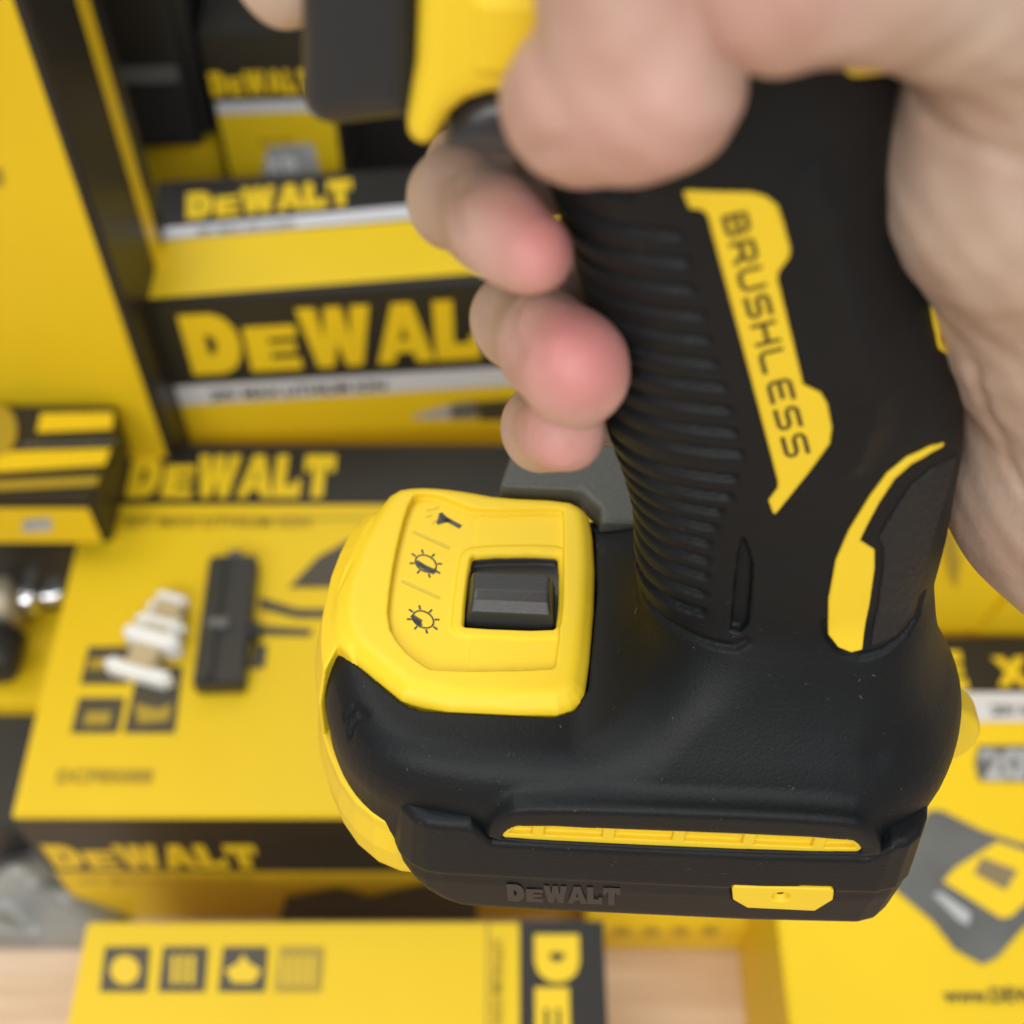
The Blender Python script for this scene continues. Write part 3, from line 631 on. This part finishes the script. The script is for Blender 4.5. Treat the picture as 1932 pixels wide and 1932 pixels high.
# --- smaller box behind it
yC = .55; P = wy(432, 345, yC); P2 = wy(385, 185, yC)
bc = Box('small yellow box with a silver stripe, upright behind the logo box', P[0], P[1], .0, wy(652, 335, yC)[0]-P[0], .07, wy(380, 185, yC)[2]+.035, R_(3), BK)
a, b, c = bc.dim
z1 = bc.uv('front', 400, 215)[1]; z0 = bc.uv('front', 400, 192)[1]
bc.rect('yellow_panel', 'front', .002, .002, a-.002, z1, BY); bc.rect('silver_stripe', 'front', .002, z1, a-.002, z0, BW)
t0 = bc.uv('front', 402, 180); ht = bc.uv('front', 402, 135)[1]-t0[1]; bc.logo('front', 'DeWALT', t0, (t0[0]+a*.82, t0[1]), ht, BYL)
t0 = bc.uv('front', 490, 268); bc.text('front', 'BATTERY', t0, .003, BO)
t0 = bc.uv('front', 505, 325); bc.logo('front', 'XR', t0, (t0[0]+.017, t0[1]), .010, WHT, lift=.0014); bc.polys('emblem', 'front', [[(495, 332), (505, 275), (590, 268), (605, 330)]], GRL)
# --- black cases and a yellow box further back
def case(label, u, v, y, wpx, hpx, dep, material=BKP, name='tool_case'):
    P = wy(u, v, y); Q = wy(u+wpx, v, y); T = wy(u, v-hpx, y)
    return Box(label, P[0], y, 0, Q[0]-P[0], dep, T[2], R_(3), material, name=name, group='goods at the back of the table', rnd=.006)
yD = .56
P = wy(275, 372, yD); T = wy(245, 282, yD)
bd = Box('small yellow carton under the black tool case, beside the tall leaning box', T[0]+.004, yD, 0, wy(402, 300, yD)[0]-T[0], .05, T[2], R_(3), BY, group='goods at the back of the table')
bd.rect('printed_panel', 'front', .004, .02, bd.dim[0]-.02, .06, BO)
P = wy(235, 280, .57); Q = wy(390, 280, .57)
k1 = Box('black moulded tool case with a grey latch, left of the small yellow box', P[0]-.012, .553, T[2]+.001, (Q[0]-P[0])+.02, .16, .12, R_(3), BKP, name='tool_case', group='goods at the back of the table', rnd=.007)
V, F = [], []
k1.rect('recessed_panel', 'front', .01, .062, k1.dim[0]-.012, .11, BK, lift=.002)
k1.rect('latch', 'front', .015, .045, .055, .055, GRY, lift=.003)
P = wy(400, 100, .63)
k2 = Box('black case behind the small yellow box with a pale grey label', P[0]-.01, .63, 0, .26, .1, .42, R_(3), BKP, name='tool_case', group='goods at the back of the table', rnd=.006)
k2.poly('label', 'front', [(448, 72), (530, 66), (546, 84), (540, 94), (470, 98), (450, 92)], GRY, lift=.001)

# --- tall box on the left, seen from its right
yF = .40; Pb = wy(322, 832, yF); Pt = wy(0, 95, yF)
xr_ = Pb[0]; tall = Box('tall yellow box with black edges standing at the left', xr_-.22, yF, 0, .22, .075, .56, 0, BK, group=None)
a, b, c = tall.dim
tall.rect('yellow_panel', 'front', .002, .002, a-.004, c-.002, BY)
tall.rect('yellow_stripe', 'right', .046, .002, .060, c-.002, BO if False else BYL)
tall.polys('printed_mark', 'front', [[(-30, 310), (6, 315), (10, 345), (-30, 365)]], BO)
# --- striped box in front of it
zg = .165; g0 = wz(-160, 952, zg); g1 = wz(190, 952, zg); gb = wz(200, 765, zg)
bg_ = Box('low black box with yellow stripes at the left edge, in front of the tall box', g0[0], g0[1], .135, g1[0]-g0[0]-.004, .395-g0[1], .030, 0, BK)
bg_.rect('front_panel', 'front', .002, .002, bg_.dim[0]-.002, .028, BY); bg_.poly('printed_mark', 'front', [(44, 978), (96, 974), (98, 998), (44, 1002)], GRL)
bs_ = Box('plain black carton under the striped box at the left edge', g0[0]+.004, g0[1]+.012, 0, g1[0]-g0[0]-.012, .38-g0[1], .1345, 0, BK)
for pts, m_ in (([(70, 818), (78, 782), (215, 780), (212, 812)], BYL), ([(-60, 896), (-50, 856), (210, 848), (198, 880)], BYL), ([(-60, 930), (-60, 912), (190, 900), (182, 918)], BO), ([(40, 838), (220, 832), (218, 838), (40, 846)], GRY)):
    bg_.poly('printed_stripe', 'top', pts, m_)
bg_.poly('round_emblem', 'top', [(28*math.cos(t)*1.2, 815+48*math.sin(t)) for t in np.linspace(0, 6.1, 18)], BO, lift=.0012)
# --- lower amber box beneath the metal parts
zz = .06; q0 = wz(-60, 1330, zz); q1 = wz(112, 1330, zz); q2 = wz(165, 962, zz)
bh = Box('low amber yellow box at the left edge, under the metal drill chuck', q0[0]-.08, q0[1], 0, A[0]-.006-q0[0]+.08, q2[1]-q0[1], zz, 0, BY)
bh.poly('printed_mark', 'top', [(30, 980), (120, 975), (125, 1010), (20, 1020)], GRL)
# metal adapter lying there
def lathe(name, prof, parent, material, M=Matrix(), n=28):
    V = []; F = []
    for r, z in prof: V += [M@Vector((r*math.cos(2*math.pi*i/n), r*math.sin(2*math.pi*i/n), z)) for i in range(n)]
    for j in range(len(prof)-1):
        for i in range(n): F.append((j*n+i, j*n+(i+1) % n, (j+1)*n+(i+1) % n, (j+1)*n+i))
    F.append(tuple(range(n-1, -1, -1))); F.append(tuple((len(prof)-1)*n+i for i in range(n)))
    o = pymesh(name, V, F, parent, material, smooth=True); return o
ad = bpy.data.objects.new('drill_chuck', None); COL.objects.link(ad); P = wz(66, 1118, zz+.02); ad.location = (P[0], P[1], zz+.016); ad.rotation_euler = (0, R_(90), R_(8))
tag(ad, 'shiny metal drill chuck with a tan sleeve at the left edge of the table', 'chuck')
lathe('sleeve', [(.010, -.06), (.015, -.055), (.016, -.012), (.013, -.008)], ad, STL); lathe('collar', [(.0075, -.008), (.0085, -.006), (.0085, .0), (.005, .002)], ad, CHR); lathe('shank', [(.004, .002), (.0045, .004), (.0045, .012), (.003, .014)], ad, CHR)
P = wz(-14, 1240, zz+.02); bpy.context.view_layer.update()
lathe('rubber_base', [(.008, -.001), (.011, .0), (.012, .006), (.012, .020), (.010, .022), (.004, .023)], ad, BKP, M=ad.matrix_world.inverted()@Matrix.Translation((P[0], P[1]-.006, zz+.016))@Matrix.Rotation(R_(-90), 4, 'X'))
P = wz(-70, 1560, .05); Q = wz(40, 1340, .05)
bk_ = Box('low black box at the left edge beside the large flat box', P[0]-.05, P[1], 0, A[0]-.008-P[0]+.05, Q[1]-P[1], .05, 0, BKP)
# --- grey plastic bag of parts, lower left
def bag(label, u0, v0, u1, v1, z, amp):
    nx, ny = 36, 26; a0 = wz(u0, v1, z); a1 = wz(u1, v0, z); w, d = a1[0]-a0[0], a1[1]-a0[1]; V = []; F = []
    for s_ in (1, 0):
        for j in range(ny+1):
            for i in range(nx+1):
                x, y = i/nx, j/ny; e = (max(0, 4*x*(1-x))*max(0, 4*y*(1-y)))**.35; n = math.sin(x*9+math.sin(y*6)*2)*.4+math.sin(y*11+x*7)*.35
                V.append((x*w, y*d, s_*amp*e*(1+.45*n)))
    m = (nx+1)*(ny+1)
    for j in range(ny):
        for i in range(nx):
            q = j*(nx+1)+i; F.append((q, q+1, q+nx+2, q+nx+1)); F.append((m+q, m+q+nx+1, m+q+nx+2, m+q+1))
    o = pymesh('plastic_bag', V, F, None, BAG, smooth=True); o.location = (a0[0], a0[1], .001); tag(o, label, 'bag'); return o
bag('crumpled grey plastic bag on the wooden table at the lower left', -60, 1575, 250, 1765, .02, .026)
# --- box in front, lower left
z3 = .088; P = wz(164, 1738, z3); Q = wz(1138, 1738, z3)
b3 = Box('yellow box with four dark square icons and a black end band, nearest the viewer', P[0], P[1]-.16, 0, Q[0]-P[0], .16, z3, 0, BY)
a, b, c = b3.dim
e0 = b3.uv('top', 980, 1760)[0]; b3.rect('black_band', 'top', e0, 0, a, b, BK); e1 = b3.uv('top', 918, 1760)[0]; b3.rect('fold_line', 'top', e1, 0, e1+.0012, b, BO)
for k, u in enumerate((195, 305, 418, 524)):
    P0 = [(u+4, 1788), (u+88, 1788), (u+82, 1872), (u-6, 1872)]; b3.poly('feature_icon', 'top', P0, BD if k < 3 else BO)
    cx, cy = u+42, 1832
    if k == 0: b3.poly('feature_icon', 'top', [(cx+28*math.cos(t), cy+28*math.sin(t)) for t in np.linspace(0, 6, 14)], BYL, lift=.0012)
    if k == 1: b3.polys('feature_icon', 'top', [[(cx-22+q*17, cy-28), (cx-12+q*17, cy-28), (cx-14+q*17, cy+26), (cx-24+q*17, cy+26)] for q in range(3)], BYL, lift=.0012)
    if k == 2: b3.polys('feature_icon', 'top', [[(cx-34, cy), (cx-10, cy-14), (cx, cy-30), (cx+10, cy-14), (cx+34, cy), (cx+20, cy+24), (cx-20, cy+24)]], BYL, lift=.0012)
    if k == 3: b3.polys('feature_icon', 'top', [[(cx-32+q*17, cy-26), (cx-24+q*17, cy-26), (cx-26+q*17, cy+28), (cx-34+q*17, cy+28)] for q in range(4)], BYL, lift=.0012)
l0 = b3.uv('top', 1008, 1764); l1 = b3.uv('top', 1092, 1764); wd = l1[0]-l0[0]
b3.poly('logo_panel', 'top', [(1000, 1762), (1098, 1762), (1106, 1935), (1000, 1935)], BYL, lift=.0012) if False else None
f_ = wd; b3.logo('top', 'DeWALT', (l0[0], l0[1]), (l0[0], l0[1]-.125), wd, BYL)
t0 = b3.uv('top', 930, 1775); b3.text('top', 'LITHIUM ION BATTERY', t0, .004, BO, ang=-math.pi/2)
# --- amber box in shade behind it
P = wz(1100, 1792, 0); Q = wz(1452, 1792, 0)
b4 = Box('low yellow box under the tool foot, on the wooden table', P[0], P[1], 0, Q[0]-P[0], .1, .03, 0, BY)
b4.polys('printed_mark', 'front', [[(1160+q*55, 1750), (1188+q*55, 1750), (1186+q*55, 1762), (1162+q*55, 1762)] for q in range(4)], BO)
# --- big box on the right
z5 = .10; Pn = wz(1500, 1932, z5); Pf = wz(1400, 1204, z5)
x5 = wz(1468, 1745, z5)[0]; y5 = wz(1500, 2060, z5)[1]
b5 = Box('big yellow box with a picture of a grey battery on its lid, at the right', x5, y5, 0, .34, Pf[1]-y5, z5, 0, BY)
a, b, c = b5.dim
ya = b5.uv('top', 1850, 1306)[1]; yb = b5.uv('top', 1850, 1362)[1]; b5.rect('header_band', 'top', 0, ya, a, b, BK); b5.rect('silver_stripe', 'top', 0, yb, a, ya-.0003, BW)
t0 = b5.uv('top', 1770, 1304); h2 = b5.uv('top', 1770, 1232)[1]-t0[1]; te = b5.uv('top', 1834, 1304); ff = te[0]-t0[0]
b5.logo('top', 'E', (te[0]-.8*h2, t0[1]+.0005), (te[0], t0[1]+.0005), h2, BYL); b5.logo('top', 'XR', (b5.uv('top', 1885, 1304)[0], t0[1]+.002), (b5.uv('top', 1885, 1304)[0]+.034, t0[1]+.002), h2*.78, BYL)
t0 = b5.uv('top', 1960-90, 1352); b5.text('top', '20V MAX*', t0, .005, GRY)
b5.poly('voltage_label', 'top', [(1846, 1408), (1990, 1408), (1990, 1478), (1846, 1474), (1838, 1440)], GRY); t0 = b5.uv('top', 1858, 1470); b5.text('top', '20V', t0, b5.uv('top', 1858, 1418)[1]-t0[1], GRL, lift=.0012, bold=.05, name='voltage_label')
b5.poly('battery_picture', 'top', [(1750, 1532), (1774, 1530), (1850, 1568), (1920, 1592), (1990, 1600), (2000, 1760), (1932, 1748), (1880, 1808), (1852, 1820), (1800, 1792), (1760, 1740), (1688, 1680), (1690, 1640), (1712, 1600)], GRY)
b5.poly('battery_picture', 'top', [(1880, 1590), (1940, 1610), (1950, 1690), (1905, 1732), (1886, 1734), (1778, 1665), (1800, 1640)], BYL, lift=.0012); b5.poly('battery_picture', 'top', [(1850, 1620), (1918, 1645), (1895, 1682), (1836, 1650)], mat('brown_print', (.22, .17, .09), .45), lift=.0016)
b5.poly('battery_picture', 'top', [(1758, 1690), (1772, 1684), (1830, 1725), (1826, 1748), (1808, 1740)], GRL, lift=.0012)
t0 = b5.uv('top', 1782, 1892); b5.text('top', 'www.DEWALT.com', t0, .0052, BD, bold=.02)
# --- folded carton behind the right box
yl = wz(1800, 1195, z5)[1]+.004; P = wy(1600, 1195, yl)
b6 = Box('plain yellow carton with a raised flap, behind the big right-hand box', P[0], yl, 0, .30, .05, .215, 0, BY)
Pa = b6.uv('front', 1838, 1190); Pc = b6.uv('front', 1932, 1075); Pe = b6.uv('front', 2200, 1190); Pg = b6.uv('front', 2200, 1000)
f = b6.fm('front', 0); V = [f(*Pa), f(*Pc), f(*Pg), f(*Pe), f(*Pa)+Vector((.0, -.002, 0)), f(*Pc)+Vector((0, -.006, 0)), f(*Pg)+Vector((0, -.02, 0)), f(*Pe)+Vector((0, -.004, 0))]
pymesh('flap', V, [(0, 1, 2, 3), (7, 6, 5, 4), (0, 4, 5, 1), (1, 5, 6, 2), (2, 6, 7, 3), (3, 7, 4, 0)], b6.e, BY)
b6.poly('printed_mark', 'front', [(1778, 1000), (1800, 1000), (1812, 1060), (1804, 1110), (1790, 1085), (1780, 1040)], BO)
# --- white and black fittings lying on the large flat box
fit = bpy.data.objects.new('white_fitting', None); COL.objects.link(fit); P = wz(295, 1225, zt); ang = wz(355, 1120, zt)-wz(260, 1300, zt)
th = math.atan2(ang[1], ang[0]); fit.location = (P[0], P[1], zt+.0075); fit.rotation_euler = (0, math.pi/2, 0)
fit.rotation_euler = (0, 0, th); fit.location.z = zt
tag(fit, 'small white and tan plastic fitting lying left of the black one', 'fitting')
bf = bpy.data.objects.new('black_fitting', None); COL.objects.link(bf); P = wz(370, 1312, zt); P1 = wz(460, 1322, zt); P2 = wz(402, 1070, zt)
e1 = math.atan2(P2[1]-P[1], P2[0]-P[0]); L_ = math.dist(P[:2], P2[:2]); wdt = .0215
bf.location = (P[0], P[1], zt); bf.rotation_euler = (0, 0, e1-math.pi/2); tag(bf, 'black rectangular plastic fitting with a grey mark, lying beside the white one', 'fitting')
def bbox(name, x0, x1, y0, y1, z0, z1, parent, material, r=.0012):
    bm = bmesh.new(); bmesh.ops.create_cube(bm, size=1)
    for v in bm.verts: v.co = Vector((x0+(v.co.x+.5)*(x1-x0), y0+(v.co.y+.5)*(y1-y0), z0+(v.co.z+.5)*(z1-z0)))
    bmesh.ops.bevel(bm, geom=bm.edges[:], offset=r, segments=2, affect='EDGES'); me = bpy.data.meshes.new(name); bm.to_mesh(me); bm.free(); return link(name, me, parent, material)
bbox('block', 0, wdt, 0, L_, 0, .010, bf, PLB); bbox('rib', .005, .0085, .002, L_-.002, .010, .0125, bf, PLB, .0006); bbox('grey_mark', .004, .013, L_*.40, L_*.40+.005, .0101, .0128, bf, GRY, .0004); bbox('lug', wdt, wdt+.004, L_*.36, L_*.50, .001, .007, bf, PLB); bbox('pin', .008, .014, L_, L_+.004, .003, .008, bf, GRY, .0006)

bbox('tan_core', -.016, .020, -.0065, .0065, .001, .010, fit, TAN, .001)
bbox('white_bar', -.0185, -.0125, -.0165, .0150, 0, .011, fit, WHT, .0022)
o = bbox('white_block', -.0035, .0035, -.0135, .0125, 0, .014, fit, WHT, .002)
bbox('white_block', .0037, .0125, -.0115, .0115, .001, .0125, fit, WHT, .003)
bbox('white_cap', .0195, .0245, -.0060, .0085, .001, .010, fit, WHT, .0015); bbox('white_clip', .013, .019, .0067, .0095, .001, .009, fit, WHT, .0008)
